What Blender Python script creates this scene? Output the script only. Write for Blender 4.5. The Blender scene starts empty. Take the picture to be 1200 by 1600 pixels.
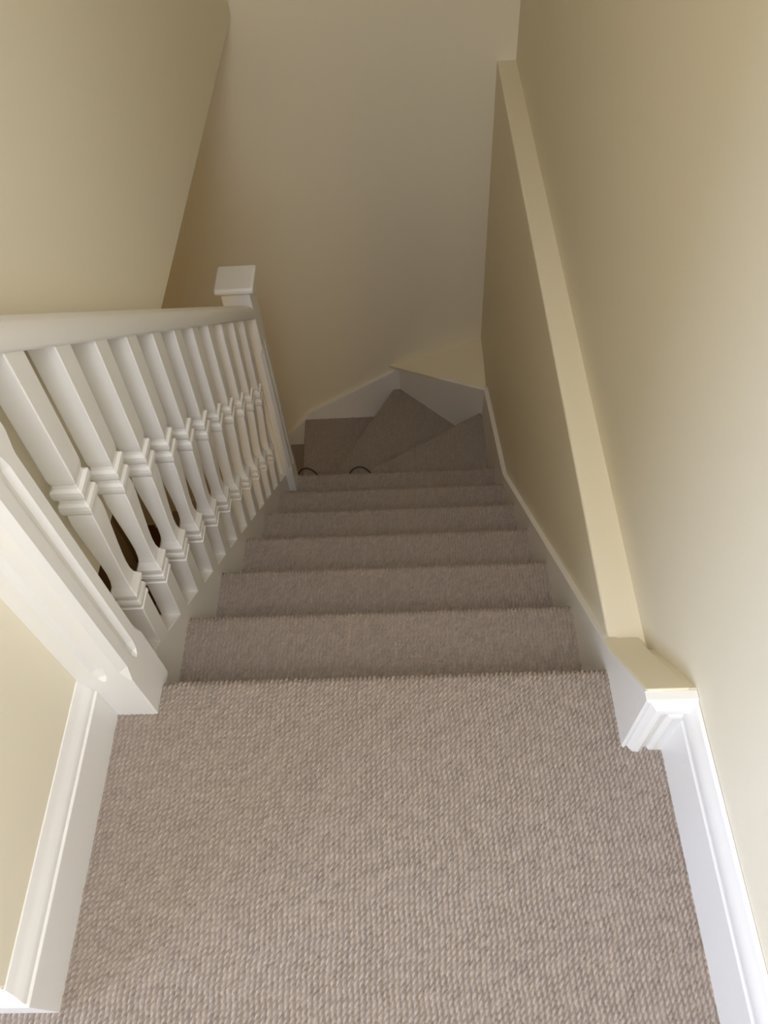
import bpy, bmesh, math
import numpy as np
from mathutils import Matrix, Vector

S = bpy.context.scene
C = S.collection
# ------------------------------------------------------------------ camera
cam_d = bpy.data.cameras.new('camera')
cam = bpy.data.objects.new('camera', cam_d); C.objects.link(cam)
cam_d.sensor_fit = 'HORIZONTAL'; cam_d.sensor_width = 36.0
cam_d.lens = 1227.34 / 1200 * 36.0
cam_d.clip_start = 0.02
_r = Vector((0.99846699, -0.00761823, -0.05482364))
_u = Vector((0.03806692, 0.81355765, 0.5802369))
_f = Vector((-0.04018181, 0.58143436, -0.81260046))
cam.matrix_world = Matrix(((_r.x, _u.x, -_f.x, 0.0387258), (_r.y, _u.y, -_f.y, -0.5737246),
                           (_r.z, _u.z, -_f.z, 1.2984584), (0, 0, 0, 1)))
S.camera = cam
# ------------------------------------------------------------------ light and exposure
S.view_settings.view_transform = 'Standard'
S.view_settings.look = 'None'
S.view_settings.gamma = 1.0
S.view_settings.use_curve_mapping = False
S.view_settings.exposure = 0.08
S.cycles.max_bounces = 12
S.cycles.diffuse_bounces = 8
W = bpy.data.worlds.new('world'); S.world = W; W.use_nodes = True
W.node_tree.nodes['Background'].inputs[0].default_value = (0.80, 0.86, 1.0, 1)
W.node_tree.nodes['Background'].inputs[1].default_value = 0.3


def area_light(name, loc, rot, sx, sy, power, col):
    d = bpy.data.lights.new(name, 'AREA'); d.shape = 'RECTANGLE'; d.size = sx; d.size_y = sy
    d.energy = power; d.color = col
    o = bpy.data.objects.new(name, d); C.objects.link(o); o.location = loc; o.rotation_euler = rot
    return o


PI = math.pi
# daylight through the window on the left of the landing, and through the one behind the photographer
area_light('landing_window_light', (-2.15, -1.4, 1.20), (0, -PI / 2, 0), 1.5, 1.2, 46, (0.74, 0.95, 1.42))
area_light('back_window_light', (0.15, -2.9, 1.15), (PI / 2, 0, 0), 0.6, 1.4, 7, (0.82, 0.97, 1.36))
area_light('skylight_light', (0.12, -1.2, 2.37), (0, 0, 0), 0.55, 1.0, 25, (0.96, 0.97, 1.06))
area_light('hall_fill_light', (-1.1, 0.25, -1.0), (PI / 2, 0, 0.5), 0.8, 1.4, 4.0, (1.0, 0.74, 0.38))  # added warm fill for the hall and stair foot; no door opens here

# ------------------------------------------------------------------ materials
def mat(name, col, rough=0.6, spec=0.5, noise=0.0, nscale=3.0, bump=0.0, bscale=200.0, coat=0.0):
    m = bpy.data.materials.new(name); m.use_nodes = True
    nt = m.node_tree; N = nt.nodes; L = nt.links; b = N['Principled BSDF']
    b.inputs['Roughness'].default_value = rough
    b.inputs['Specular IOR Level'].default_value = spec
    b.inputs['Base Color'].default_value = (*col, 1)
    if coat:
        b.inputs['Coat Weight'].default_value = coat; b.inputs['Coat Roughness'].default_value = 0.3
    tc = N.new('ShaderNodeTexCoord')
    if noise:
        n = N.new('ShaderNodeTexNoise'); n.inputs['Scale'].default_value = nscale
        n.inputs['Detail'].default_value = 3
        L.new(tc.outputs['Object'], n.inputs['Vector'])
        mx = N.new('ShaderNodeMix'); mx.data_type = 'RGBA'
        mx.inputs[6].default_value = (*[c * (1 - noise) for c in col], 1)
        mx.inputs[7].default_value = (*[min(1, c * (1 + noise)) for c in col], 1)
        L.new(n.outputs['Fac'], mx.inputs[0]); L.new(mx.outputs[2], b.inputs['Base Color'])
    if bump:
        n2 = N.new('ShaderNodeTexNoise'); n2.inputs['Scale'].default_value = bscale
        n2.inputs['Detail'].default_value = 2
        L.new(tc.outputs['Object'], n2.inputs['Vector'])
        bp = N.new('ShaderNodeBump'); bp.inputs['Strength'].default_value = bump
        bp.inputs['Distance'].default_value = 0.001
        L.new(n2.outputs['Fac'], bp.inputs['Height']); L.new(bp.outputs['Normal'], b.inputs['Normal'])
    return m


M_WALL = mat('cream_emulsion', (0.82, 0.758, 0.605), 0.75, 0.25, 0.02, 1.5, 0.25, 60)
M_WHITE = mat('white_eggshell_paint', (0.82, 0.80, 0.765), 0.38, 0.5, 0.01, 4.0, 0.15, 35)
M_LEDGE = mat('cream_satin_paint', (0.80, 0.73, 0.56), 0.5, 0.4, 0.015, 2.0, 0.15, 50)
M_CARPET = mat('woven_loop_carpet', (0.345, 0.288, 0.243), 0.95, 0.05, 0.22, 200.0)
_nt = M_CARPET.node_tree                      # heathered yarn: every loop has its own tone
_b = _nt.nodes['Principled BSDF']; _src = _b.inputs['Base Color'].links[0].from_socket
_at = _nt.nodes.new('ShaderNodeAttribute'); _at.attribute_name = 'yarn'
_mr = _nt.nodes.new('ShaderNodeMapRange'); _mr.inputs['To Min'].default_value = 0.93; _mr.inputs['To Max'].default_value = 1.07
_nt.links.new(_at.outputs['Fac'], _mr.inputs['Value'])
_vm = _nt.nodes.new('ShaderNodeVectorMath'); _vm.operation = 'SCALE'
_nt.links.new(_src, _vm.inputs[0]); _nt.links.new(_mr.outputs['Result'], _vm.inputs['Scale'])
_nt.links.new(_vm.outputs['Vector'], _b.inputs['Base Color'])
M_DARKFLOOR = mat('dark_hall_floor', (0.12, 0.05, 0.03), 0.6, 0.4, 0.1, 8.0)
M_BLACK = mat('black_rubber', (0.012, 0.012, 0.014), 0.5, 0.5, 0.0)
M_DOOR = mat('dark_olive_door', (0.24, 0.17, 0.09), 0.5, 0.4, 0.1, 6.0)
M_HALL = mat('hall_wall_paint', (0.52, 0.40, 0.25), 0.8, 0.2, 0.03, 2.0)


# ------------------------------------------------------------------ helpers
def link(name, me, m, parent=None):
    o = bpy.data.objects.new(name, me); C.objects.link(o)
    if m: me.materials.append(m)
    if parent: o.parent = parent
    return o


def mesh(name, verts, faces, m, parent=None, bevel=0.0, seg=2, smooth=False):
    me = bpy.data.meshes.new(name); me.from_pydata([tuple(v) for v in verts], [], faces)
    bm = bmesh.new(); bm.from_mesh(me)
    bmesh.ops.recalc_face_normals(bm, faces=bm.faces)
    bm.to_mesh(me); bm.free()
    o = link(name, me, m, parent)
    if smooth:
        me.polygons.foreach_set('use_smooth', [True] * len(me.polygons))
    if bevel:
        md = o.modifiers.new('bevel', 'BEVEL'); md.width = bevel; md.segments = seg; md.limit_method = 'ANGLE'
        md.angle_limit = math.radians(25)
        me.polygons.foreach_set('use_smooth', [True] * len(me.polygons))
        md.harden_normals = True
    return o


def box_geo(x0, x1, y0, y1, z0, z1):
    v = [(x0, y0, z0), (x1, y0, z0), (x1, y1, z0), (x0, y1, z0), (x0, y0, z1), (x1, y0, z1), (x1, y1, z1), (x0, y1, z1)]
    f = [(0, 3, 2, 1), (4, 5, 6, 7), (0, 1, 5, 4), (1, 2, 6, 5), (2, 3, 7, 6), (3, 0, 4, 7)]
    return v, f


def join_geo(parts):
    V, F = [], []
    for v, f in parts:
        o = len(V); V += list(v); F += [tuple(i + o for i in q) for q in f]
    return V, F


def prism(poly, axis, a, b):
    """extrude a 2-D polygon; axis 'x': poly=(y,z); 'y': poly=(x,z); 'z': poly=(x,y)"""
    n = len(poly)
    def P(p, t):
        return {'x': (t, p[0], p[1]), 'y': (p[0], t, p[1]), 'z': (p[0], p[1], t)}[axis]
    v = [P(p, a) for p in poly] + [P(p, b) for p in poly]
    f = [tuple(range(n))[::-1], tuple(range(n, 2 * n))] + [(i, (i + 1) % n, (i + 1) % n + n, i + n) for i in range(n)]
    return v, f


def struct(o):
    o['kind'] = 'structure'; return o


def thing(name, label, cat, loc=(0, 0, 0), group=None):
    o = bpy.data.objects.new(name, None); C.objects.link(o); o.location = loc
    o['label'] = label; o['category'] = cat
    if group: o['group'] = group
    return o


# ------------------------------------------------------------------ room shell
WL = -0.512       # plane of the left wall
struct(mesh('wall_back_of_stairs', *box_geo(-2.3, 0.62, 2.29, 2.42, -2.75, 2.4), M_WALL))
# upper right wall, flaring very slightly away down the stairs
struct(mesh('wall_right', *prism([(0.437, -3.0), (0.438, 0.03), (0.447, 2.30), (0.62, 2.30), (0.62, -3.0)], 'z', -0.2, 2.4), M_WALL))
# thicker lower right wall, its top a ledge at landing level that ramps up to the landing skirting
V, F = [], []
prof = [(-0.123, 0.198), (-0.061, 0.131), (0.012, 0.045), (0.030, 0.012), (0.045, 0.002), (2.30, -0.033), (2.30, -2.75), (-0.123, -2.75)]
def xr(y): return 0.374 + (max(y, 0) / 2.29) * 0.008
V = [(xr(y), y, z) for y, z in prof] + [(0.55, y, z) for y, z in prof]
n = len(prof)
F = [tuple(range(n)), tuple(range(n, 2 * n))[::-1]] + [(i, i + n, (i + 1) % n + n, (i + 1) % n) for i in range(n)]
V, F = join_geo([(V, F), prism([(-0.1235, 0.2015), (-0.061, 0.1335), (0.012, 0.0475), (0.054, 0.0105), (0.054, -0.01), (0.012, 0.03), (-0.061, 0.11), (-0.1235, 0.17)], 'x', 0.3628, 0.43)])
struct(mesh('wall_right_lower', V, F, M_LEDGE, bevel=0.006, seg=3))
# left wall above the hall: its lower edge is open to the hall beneath
struct(mesh('wall_left', *box_geo(-0.62, WL, 0.028, 2.29, 0.160, 2.4), M_WALL, bevel=0.003))
struct(mesh('wall_landing_left', *box_geo(-0.62, WL, -0.482, 0.027, -0.2, 2.4), M_WALL, bevel=0.004))
struct(mesh('ceiling', *box_geo(-2.3, 0.62, -3.1, 2.42, 2.4, 2.5), M_WALL))
struct(mesh('wall_rear', *box_geo(-2.3, 0.62, -3.1, -3.0, -0.2, 2.4), M_WALL))
struct(mesh('wall_landing_far_left', *box_geo(-2.3, -2.2, -3.0, 0.03, -0.2, 2.4), M_WALL))
struct(mesh('wall_landing_side_room', *box_geo(-2.2, -0.62, -0.07, 0.03, -0.2, 2.4), M_WALL))
# hall below
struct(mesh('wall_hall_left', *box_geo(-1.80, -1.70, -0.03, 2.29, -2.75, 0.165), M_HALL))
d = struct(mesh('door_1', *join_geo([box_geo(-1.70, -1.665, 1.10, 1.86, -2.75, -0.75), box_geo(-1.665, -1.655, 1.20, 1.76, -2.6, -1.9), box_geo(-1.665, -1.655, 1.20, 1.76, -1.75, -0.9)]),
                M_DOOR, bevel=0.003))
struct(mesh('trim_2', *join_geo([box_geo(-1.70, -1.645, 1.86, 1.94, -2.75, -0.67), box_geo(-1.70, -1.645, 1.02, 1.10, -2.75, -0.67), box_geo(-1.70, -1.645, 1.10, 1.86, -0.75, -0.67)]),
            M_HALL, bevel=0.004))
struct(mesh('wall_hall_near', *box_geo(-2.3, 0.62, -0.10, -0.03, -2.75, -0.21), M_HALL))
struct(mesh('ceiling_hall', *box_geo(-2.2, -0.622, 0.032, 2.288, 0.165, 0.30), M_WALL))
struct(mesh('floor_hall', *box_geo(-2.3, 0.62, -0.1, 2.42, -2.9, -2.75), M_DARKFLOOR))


# ------------------------------------------------------------------ woven carpet height field
PX, PV = 0.0083, 0.0089
rng = np.random.RandomState(4)
PH = rng.rand(4096); AMP = rng.rand(4096, 64)


def loop_height(x, v):
    """raised slanted loops in ribs that run along v"""
    xw = x + 0.0010 * np.sin(v * 61.0 + 1.3) + 0.0006 * np.sin(v * 173.0 + x * 30.0)
    cu = xw / PX + 2000.0
    ci = np.floor(cu).astype(int); a = cu - ci - 0.5
    cv = v / PV + 0.40 * PH[ci % 4096] - 0.95 * a + 0.15 * np.sin(v * 40.0 + ci) + 3000.0
    cj = np.floor(cv).astype(int); b = cv - cj - 0.5
    am = 0.6 + 0.55 * AMP[ci % 4096, cj % 64]
    rib = np.clip(1 - (np.abs(a) / 0.5) ** 2.4, 0, 1) ** 0.7
    lp = np.sqrt(np.clip(1 - (np.abs(b) / 0.5) ** 2.2, 0, 1))
    return 0.0072 * rib * (0.20 + 0.80 * lp * am), am


def carpet_strip(x0, x1, path, step, name, m, parent=None, extra=None):
    """path: list of (y, z) points; resampled by arc length and displaced along its normal"""
    P = np.array(path, float)
    d = np.r_[0, np.cumsum(np.hypot(*np.diff(P, axis=0).T))]
    nv = int(d[-1] / step) + 1; s = np.linspace(0, d[-1], nv)
    Y = np.interp(s, d, P[:, 0]); Z = np.interp(s, d, P[:, 1])
    ty = np.gradient(Y, s); tz = np.gradient(Z, s); l = np.hypot(ty, tz); ny, nz = -tz / l, ty / l
    nx = int((x1 - x0) / step) + 1; X = np.linspace(x0, x1, nx)
    XX, SS = np.meshgrid(X, s)
    H, AM = loop_height(XX, SS + (hash_off(name)))
    V = np.empty((nv, nx, 3)); V[..., 0] = XX
    V[..., 1] = Y[:, None] + ny[:, None] * H; V[..., 2] = Z[:, None] + nz[:, None] * H
    idx = np.arange(nv * nx).reshape(nv, nx)
    Q = np.stack([idx[:-1, :-1], idx[:-1, 1:], idx[1:, 1:], idx[1:, :-1]], -1).reshape(-1, 4)
    V = V.reshape(-1, 3)
    if extra:
        ev, ef = extra
        off = len(V); V = np.vstack([V, np.array(ev, float)])
        Q = np.vstack([Q, np.array([[i + off for i in f] for f in ef])])
    me = bpy.data.meshes.new(name)
    me.vertices.add(len(V)); me.vertices.foreach_set('co', V.astype(np.float32).ravel())
    me.loops.add(Q.size); me.loops.foreach_set('vertex_index', Q.astype(np.int32).ravel())
    me.polygons.add(len(Q)); me.polygons.foreach_set('loop_start', np.arange(0, Q.size, 4, dtype=np.int32))
    me.polygons.foreach_set('use_smooth', np.ones(len(Q), bool))
    me.update(calc_edges=True)
    at = me.attributes.new('yarn', 'FLOAT', 'POINT')
    yv = np.full(len(V), 0.5, np.float32); yv[:nv * nx] = ((AM.ravel() * 7.31) % 1.0)
    at.data.foreach_set('value', yv)
    return link(name, me, m, parent)


OFF = [0.0]
def hash_off(name):
    OFF[0] += 0.0137; return OFF[0]


G, R = 0.2361, 0.2


def arc(cy, cz, r, a0, a1, n=8):
    return [(cy + r * math.cos(a0 + (a1 - a0) * i / n), cz + r * math.sin(a0 + (a1 - a0) * i / n)) for i in range(n + 1)]


def nosing(yn, zn, r=0.013):
    """rounded carpeted nosing whose front is at yn and top at zn, then the riser below"""
    return arc(yn - r, zn - r, r, PI / 2, -PI / 2, 10) + [(yn - 0.022, zn - 2 * r), (yn - 0.024, zn - 2 * r - 0.004)]


hc = 0.003   # mean loop height, the path lies this much lower
# landing carpet: fine loops where it is seen, plain slabs further off
ev, ef = join_geo([(box_geo(-2.2, 0.45, -3.0, -0.658, -0.05, -0.001)), box_geo(-2.2, -0.66, -0.66, -0.07, -0.05, -0.001),
                   box_geo(-0.66, -0.5, -0.45, 0.0, -0.05, -0.004), box_geo(-2.2, 0.43, -0.66, -0.06, -0.2, -0.03)])
path = [(-0.66, -hc)] + nosing(0.0 - hc / 2, -hc) + [(-0.024, -R - 0.01)]
struct(carpet_strip(-0.66, 0.45, path, 0.0011, 'floor', M_CARPET, None, (ev, ef)))

# ------------------------------------------------------------------ staircase
stairs = thing('staircase', 'carpeted staircase going down to winders at the foot, between white string boards', 'staircase', (0, 0, -2.75))
IZ = Matrix.Translation((0, 0, 2.75))
def child(o, par=None):
    o.parent = par or stairs
    if par is None: o.matrix_parent_inverse = IZ
    return o
for k in range(1, 7):
    yn, zn = k * G, -k * R
    path = [((k - 1) * G - 0.03, zn - hc)] + nosing(yn - hc / 2, zn - hc) + [(yn - 0.024, zn - R - 0.01)]
    x1 = 0.376
    child(carpet_strip(-0.48, x1, path, 0.0014 if k < 3 else 0.0018, 'carpeted_step', M_CARPET))


def pile(poly, zt, parent, inset=0.006, st=0.0019):
    P = np.array(poly, float); lo, hi = P.min(0), P.max(0)
    X = np.arange(lo[0], hi[0], st); Y = np.arange(lo[1], hi[1], st); XX, YY = np.meshgrid(X, Y)
    area = 0.5 * np.sum(P[:, 0] * np.roll(P[:, 1], -1) - np.roll(P[:, 0], -1) * P[:, 1])
    D = np.full(XX.shape, 9.0)
    for i in range(len(P)):                       # convex outlines only
        a, b = P[i], P[(i + 1) % len(P)]; d = (b - a) / np.linalg.norm(b - a) * np.sign(area)
        D = np.minimum(D, -d[1] * (XX - a[0]) + d[0] * (YY - a[1]))
    H, AM = loop_height(XX, YY)
    H = H * np.clip((D - inset) / 0.006, 0, 1)
    idx = np.arange(XX.size).reshape(XX.shape); ok = D > inset - 0.002
    okq = ok[:-1, :-1] & ok[:-1, 1:] & ok[1:, 1:] & ok[1:, :-1]
    Q = np.stack([idx[:-1, :-1], idx[:-1, 1:], idx[1:, 1:], idx[1:, :-1]], -1)[okq]
    used = np.unique(Q); mp = np.zeros(XX.size, int); mp[used] = np.arange(len(used)); Q = mp[Q]
    V = np.stack([XX.ravel(), YY.ravel(), (zt - 0.0005 + H).ravel()], -1)[used]
    me = bpy.data.meshes.new('carpet_pile')
    me.vertices.add(len(V)); me.vertices.foreach_set('co', V.astype(np.float32).ravel())
    me.loops.add(Q.size); me.loops.foreach_set('vertex_index', Q.astype(np.int32).ravel())
    me.polygons.add(len(Q)); me.polygons.foreach_set('loop_start', np.arange(0, Q.size, 4, dtype=np.int32))
    me.polygons.foreach_set('use_smooth', np.ones(len(Q), bool)); me.update(calc_edges=True)
    at = me.attributes.new('yarn', 'FLOAT', 'POINT'); at.data.foreach_set('value', ((AM.ravel() * 7.31) % 1.0)[used].astype(np.float32))
    return link('carpet_pile', me, M_CARPET, parent)


def winder(poly, edge, zt, name='carpeted_winder'):
    """poly: tread outline (x,y) with the nosing edge given by two indices; tread slab + riser below"""
    t = 0.03; zt -= 0.005
    v, f = prism(poly, 'z', zt - t, zt)
    i, j = edge
    a, b = Vector(poly[i]), Vector(poly[j]); c = sum((Vector(p) for p in poly), Vector((0, 0))) / len(poly)
    d = (b - a).normalized(); nrm = Vector((-d.y, d.x))
    if nrm.dot(c - a) < 0: nrm = -nrm
    q = [a + nrm * 0.022, b + nrm * 0.022, b + nrm * 0.06, a + nrm * 0.06]
    v2, f2 = prism([tuple(p) for p in q], 'z', zt - R - 0.02, zt - t + 0.002)
    V, F = join_geo([(v, f), (v2, f2)])
    o = child(mesh(name, V, F, M_CARPET, bevel=0.011, seg=4))
    pile(poly, zt, o)
    return o


winder([(-0.44, 1.375), (0.37, 1.375), (0.37, 1.919), (0.30, 1.876), (-0.44, 1.427)], (2, 4), -1.4)
winder([(-0.46, 1.36), (-0.44, 1.36), (0.37, 1.85), (0.37, 1.93), (-0.01, 2.28), (-0.05, 2.28), (-0.500, 1.443)], (5, 6), -1.6)
winder([(-0.49, 1.36), (-0.44, 1.40), (0.0, 2.20), (-0.03, 2.285), (-0.533, 2.285), (-0.522, 1.36)], (4, 5), -1.8)
for k in range(4):
    x1 = -0.49 - k * G
    child(mesh('carpeted_step', *join_geo([box_geo(x1 - G - 0.04, x1, 1.40, 2.285, -2.03 - k * R, -2.0 - k * R),
                                           box_geo(x1 - G - 0.0, x1 - G + 0.03, 1.40, 2.285, -2.2 - k * R, -2.028 - k * R)][:2]),
               M_CARPET, bevel=0.011, seg=3))

# string boards
XS0 = 0.362
rs = [(-0.1245, -0.03), (-0.1245, 0.198), (-0.061, 0.129), (0.012, 0.043), (1.21, -0.985), (1.867, -1.236), (1.93, -1.262),
      (1.93, -1.75), (1.40, -1.55), (0.0, -0.33)]
child(mesh('string_board', *prism(rs, 'x', XS0, 0.39), M_WHITE, bevel=0.002))
ls = [(-0.02, 0.055), (1.36, -1.113), (1.36, -1.36), (1.28, -1.38), (0.0, -0.30), (-0.02, -0.28)]
child(mesh('string_board', *prism(ls, 'x', -0.507, -0.462), M_WHITE, bevel=0.002))
# string along the far wall and across the corner
fs = [(-0.014, -1.462), (-0.49, -1.750), (-0.635, -1.921), (-1.6, -2.74), (-2.0, -2.9), (-0.9, -2.9), (-0.014, -2.0)]
child(mesh('string_board', *prism(fs, 'y', 2.270, 2.292), M_WHITE, bevel=0.0015))
V = [(-0.016, 2.270, -1.462), (0.362, 1.890, -1.245), (0.362, 1.890, -1.9), (-0.016, 2.270, -1.9),
     (-0.002, 2.284, -1.462), (0.376, 1.904, -1.245), (0.376, 1.904, -1.9), (-0.002, 2.284, -1.9)]
child(mesh('string_board', V, [(0, 1, 2, 3), (4, 7, 6, 5), (0, 4, 5, 1), (1, 5, 6, 2), (2, 6, 7, 3), (3, 7, 4, 0)], M_WHITE))
# sloping triangular cover over the boxed corner
T = [(-0.066, 2.292, -1.455), (0.378, 1.905, -1.266), (0.385, 2.292, -1.300)]
V = T + [(x, y, z - 0.014) for x, y, z in T]
o = child(mesh('corner_cover', V, [(0, 1, 2), (5, 4, 3), (0, 3, 4, 1), (1, 4, 5, 2), (2, 5, 3, 0)], M_LEDGE, bevel=0.003))
o['label'] = 'cream triangular cover over the boxed corner'
# outer string of the lower flight, towards the hall
V, F = prism([(-0.52, -1.85), (-1.5, -2.68), (-1.5, -2.9), (-0.9, -2.9), (-0.52, -2.3)], 'y', 1.36, 1.40)
child(mesh('string_board', V, F, M_WHITE, bevel=0.002))

# ------------------------------------------------------------------ balustrade
bal = thing('balustrade', 'white painted wooden balustrade with square moulded balusters running down the left of the stairs', 'banister', (-0.47, 0.0, -0.2))
IB = bal.matrix_basis.inverted()
def bpart(o, par=None):
    if par is None:
        o.parent = bal; o.matrix_parent_inverse = Matrix.Translation((0.47, 0, 0.2))
    else:
        o.parent = par
    return o


def string_z(y): return 0.038 - 0.846 * y
def rail_z(y): return 0.7775 - 0.819 * y      # underside of the handrail


SEC = [  # (height above the string at the axis, half width)
    (0.000, .0205), (0.138, .0205), (0.1385, .0225), (0.146, .0225), (0.1465, .0200), (0.153, .0200), (0.156, .0222), (0.163, .0235),
    (0.170, .0222), (0.173, .0195), (0.186, .0195), (0.187, .0245), (0.195, .0245), (0.202, .0210), (0.212, .0170), (0.228, .0148), (0.250, .0142), (0.275, .0148),
    (0.31, .0163), (0.35, .0183), (0.385, .0200), (0.405, .0207), (0.422, .0200), (0.430, .0190), (0.4305, .0215), (0.436, .0240), (0.444, .0248),
    (0.452, .0240), (0.457, .0205), (0.466, .0195), (0.4665, .0215), (0.472, .0240), (0.479, .0246), (0.486, .0240), (0.490, .0190),
    (0.497, .0180), (0.5025, .0195), (0.512, .0205), (0.700, .0205)]


def baluster(yc):
    xc = -0.4825
    zb = string_z(yc)
    V, F = [], []
    c = 0.0016
    for i, (h, w) in enumerate(SEC):
        t = h / 0.70
        ox, oy = xc + 0.024 * t, yc + 0.012 * t
        for dx, dy in ((-w, -w + c), (-w + c, -w), (w - c, -w), (w, -w + c), (w, w - c), (w - c, w), (-w + c, w), (-w, w - c)):
            z = zb + h
            y = oy + dy
            if i == 0: z = string_z(y) - 0.004
            if i == len(SEC) - 1: z = rail_z(y) + 0.006
            V.append((ox + dx, y, z))
    for i in range(len(SEC) - 1):
        for k in range(8):
            a = i * 8 + k; b = i * 8 + (k + 1) % 8
            F.append((a, b, b + 8, a + 8))
    F.append(tuple(range(8))[::-1]); n = len(V); F.append(tuple(range(n - 8, n)))
    return bpart(mesh('baluster', V, F, M_WHITE))


for k in range(11):
    baluster(0.106 + 0.1079 * k + 0.0205)

# handrail: flat underside, rounded sides and top
pr = [(-0.031, 0.000), (0.031, 0.000), (0.0345, 0.004), (0.036, 0.014), (0.036, 0.026), (0.034, 0.036), (0.029, 0.045), (0.020, 0.051),
      (0.008, 0.054), (-0.008, 0.054), (-0.020, 0.051), (-0.029, 0.045), (-0.034, 0.036), (-0.036, 0.026), (-0.036, 0.014), (-0.0345, 0.004)]
V, F = [], []
for y in (0.012, 1.345):
    V += [(-0.468 + px, y, rail_z(y) + pz * 1.05) for px, pz in pr]
n = len(pr)
F = [tuple(range(n)), tuple(range(n, 2 * n))[::-1]] + [(i, i + n, (i + 1) % n + n, (i + 1) % n) for i in range(n)]
bpart(mesh('handrail', V, F, M_WHITE, bevel=0.002))


def newel(x0, x1, y0, y1, z0, z1, stops, capz, flush=False):
    """square post, chamfered between the stops, a flute on the front and right faces"""
    c = 0.011; zs0, zs1 = stops; fw = 0.0125
    xm, ym = (x0 + x1) / 2, (y0 + y1) / 2
    h = (x1 - x0) / 2; g = (y1 - y0) / 2
    def ring(z, cc, fd, fw_):
        P = []
        # four sides, counter-clockwise from front-left; each side: start corner, flute edge, flute bottom x2, flute edge, end corner
        for (ax, ay, tx, ty) in ((0, -1, 1, 0), (1, 0, 0, 1), (0, 1, -1, 0), (-1, 0, 0, -1)):
            hn = g if ay else h; ht = h if ay else g
            for t, dpt in ((-ht + cc, 0), (-fw_, 0), (-fw_ * .45, fd), (fw_ * .45, fd), (fw_, 0), (ht - cc, 0)):
                P.append((xm + ax * (hn - dpt) + tx * t, ym + ay * (hn - dpt) + ty * t, z))
        return P
    e = 0.0018
    rings = [ring(z0, e, 0, fw * .3), ring(zs0 - 0.002, e, 0, fw * .3)]
    rings += [ring(zs0 + 0.014, e, 0.0, fw * .3), ring(zs0 + 0.024, c * .45, 0.005, fw * .7), ring(zs0 + 0.045, c, 0.008, fw)]
    rings += [ring(zs1 - 0.045, c, 0.008, fw), ring(zs1 - 0.024, c * .45, 0.005, fw * .7), ring(zs1 - 0.014, e, 0.0, fw * .3)]
    rings += [ring(zs1, e, 0, fw * .3), ring(z1, e, 0, fw * .3)]
    V = [p for r in rings for p in r]; F = []; n = 24
    if flush: V = [(x0 - 0.004 if x < x0 + 0.0115 else x, y, z) for x, y, z in V]
    for i in range(len(rings) - 1):
        for k in range(n):
            a = i * n + k; b = i * n + (k + 1) % n
            F.append((a, b, b + n, a + n))
    F.append(tuple(range(n))[::-1]); m = len(V); F.append(tuple(range(m - n, m)))
    o = bpart(mesh('newel_post', V, F, M_WHITE))
    o.matrix_parent_inverse = Matrix.Translation((0.47, 0, 0.2))
    # square cap with a rounded edge
    ov = 0.016
    cp = mesh('newel_cap', *box_geo(x0 - ov, x1 + ov, y0 - ov, y1 + ov, capz - 0.022, capz), M_WHITE, bevel=0.009, seg=4)
    cp.parent = o
    return o


newel(-0.511, -0.424, -0.060, 0.028, -0.015, 1.02, (0.130, 0.665), 1.038, True)
newel(-0.524, -0.435, 1.335, 1.424, -1.75, -0.20, (-1.10, -0.42), -0.188)

# ------------------------------------------------------------------ skirting boards
# profile: (offset from the wall, height); flat face, step, ogee
SK = [(0.018, 0), (0.018, 0.105), (0.0145, 0.109), (0.0145, 0.114), (0.0125, 0.122), (0.008, 0.130), (0.005, 0.140), (0.002, 0.151), (0.0, 0.1525)]


def mitred_run(pts, profile, name, height_scale=1.0):
    """pts: wall-line points (x,y) with the room on the left of travel; profile offset goes to the left"""
    n = len(pts); V, F = [], []; k = len(profile)
    for i, p in enumerate(pts):
        p = Vector(p)
        d0 = (Vector(pts[i]) - Vector(pts[i - 1])).normalized() if i else None
        d1 = (Vector(pts[i + 1]) - Vector(pts[i])).normalized() if i < n - 1 else None
        if d0 is None: d0 = d1
        if d1 is None: d1 = d0
        n0 = Vector((-d0.y, d0.x)); n1 = Vector((-d1.y, d1.x))
        m = (n0 + n1); m = m / m.dot(n0) if m.length > 1e-6 else n0
        for off, z in profile:
            q = p + m * off; V.append((q.x, q.y, z * height_scale))
        V.append((p.x, p.y, 0.0))
    k += 1
    for i in range(n - 1):
        for j in range(k):
            a = i * k + j; b = i * k + (j + 1) % k
            F.append((a, b, b + k, a + k))
    F.append(tuple(range(k))); F.append(tuple(range((n - 1) * k, n * k))[::-1])
    return struct(mesh(name, V, F, M_WHITE, bevel=0.0012))


# left: along the short wall, round its end and away
mitred_run([(-2.2, -0.482), (WL, -0.482), (WL, -0.060)][::1], [(-o, z) for o, z in SK], 'baseboard_left')
# right landing wall
SKR = [(0.012, 0), (0.012, 0.128), (0.009, 0.132), (0.009, 0.146), (0.0135, 0.152), (0.0135, 0.168), (0.010, 0.176), (0.006, 0.190), (0.0, 0.192)]
mitred_run([(0.4375, -3.0), (0.4375, -0.127)], SKR, 'baseboard_right')

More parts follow.
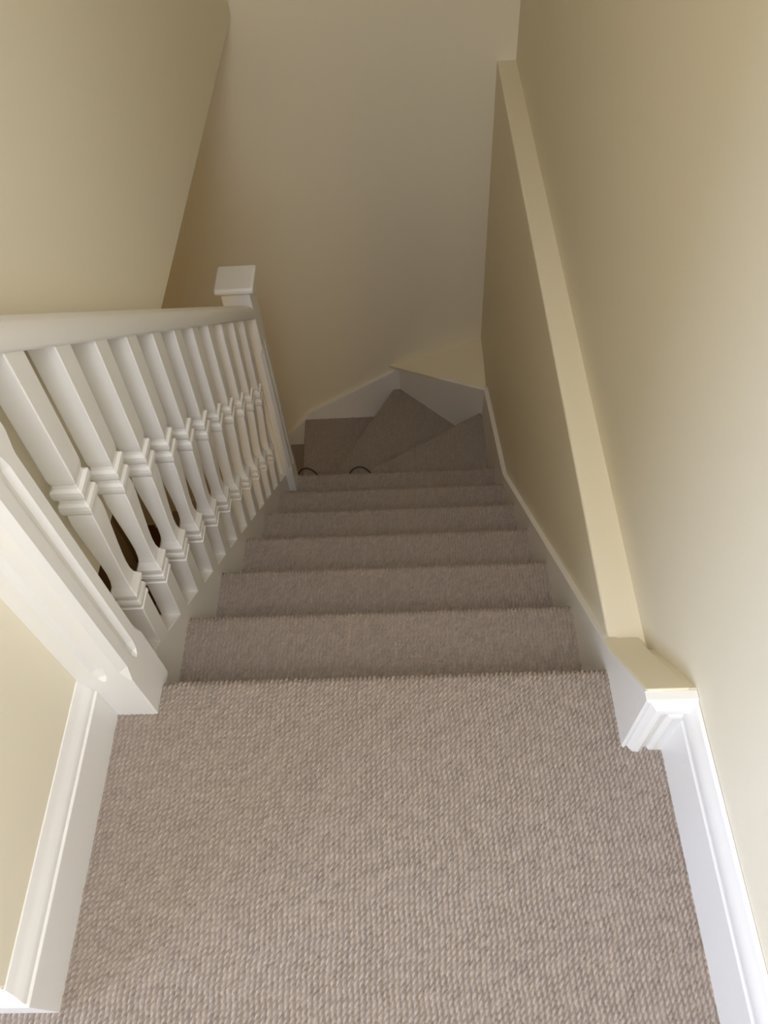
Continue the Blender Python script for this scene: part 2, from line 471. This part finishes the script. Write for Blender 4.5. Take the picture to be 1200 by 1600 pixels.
# moulded architrave-like return on the end of the thick wall: vertical strip mitred into a horizontal one
FR = [(0.0, 0.0), (0.0, 0.014), (0.004, 0.017), (0.008, 0.014), (0.010, 0.016), (0.016, 0.0235), (0.024, 0.0255), (0.032, 0.0215), (0.036, 0.0165),
      (0.039, 0.0165), (0.043, 0.0215), (0.048, 0.0225), (0.052, 0.0215), (0.066, 0.022)]
V, F = [], []
yb = -0.1235; zt = 0.196; x0 = XS0
k = len(FR) + 1
for st in range(3):
    for d, pj in FR + [(0.066, 0.0)]:
        if st == 0: V.append((x0 + d, yb - pj, -0.001))
        elif st == 1: V.append((x0 + d, yb - pj, zt - d * 1.15))
        else: V.append((0.4375, yb - pj, zt - d * 1.15))
for st in range(2):
    for j in range(k):
        a = st * k + j; b = st * k + (j + 1) % k
        F.append((a, b, b + k, a + k))
F.append(tuple(range(k))); F.append(tuple(range(2 * k, 3 * k))[::-1])
V2, F2 = box_geo(x0 + 0.03, 0.44, yb - 0.013, yb, -0.001, 0.16)
V, F = join_geo([(V, F), (V2, F2)])
struct(mesh('trim_1', V, F, M_WHITE, bevel=0.0008))

# ------------------------------------------------------------------ cable on the winders
def tube(name, pts, r, m, parent=None, n=10):
    cu = bpy.data.curves.new(name, 'CURVE'); cu.dimensions = '3D'; cu.bevel_depth = r; cu.bevel_resolution = 3
    sp = cu.splines.new('NURBS'); sp.points.add(len(pts) - 1)
    for i, p in enumerate(pts): sp.points[i].co = (*p, 1)
    sp.order_u = 4; sp.use_endpoint_u = True; sp.resolution_u = 8
    o = bpy.data.objects.new(name, cu); C.objects.link(o)
    dg = bpy.context.evaluated_depsgraph_get()
    me = bpy.data.meshes.new_from_object(o.evaluated_get(dg))
    bpy.data.objects.remove(o)
    me.name = name
    o = link(name, me, m, parent)
    return o


loops = [(-0.50, 1.60, -1.794), (-0.56, 1.78, -1.793), (-0.555, 1.90, -1.793), (-0.52, 1.938, -1.792), (-0.465, 1.915, -1.792), (-0.42, 1.84, -1.793),
         (-0.375, 1.72, -1.79), (-0.335, 1.67, -1.75), (-0.315, 1.64, -1.60), (-0.30, 1.58, -1.585), (-0.29, 1.54, -1.56), (-0.27, 1.50, -1.42),
         (-0.255, 1.505, -1.375), (-0.235, 1.545, -1.340), (-0.192, 1.562, -1.335), (-0.150, 1.540, -1.345), (-0.125, 1.49, -1.385), (-0.10, 1.45, -1.394),
         (-0.15, 1.42, -1.394), (-0.22, 1.43, -1.394)]
o = tube('cable', loops, 0.0035, M_BLACK)
o['label'] = 'black cable trailing in loops over the winders just past the last straight step'; o['category'] = 'cable'
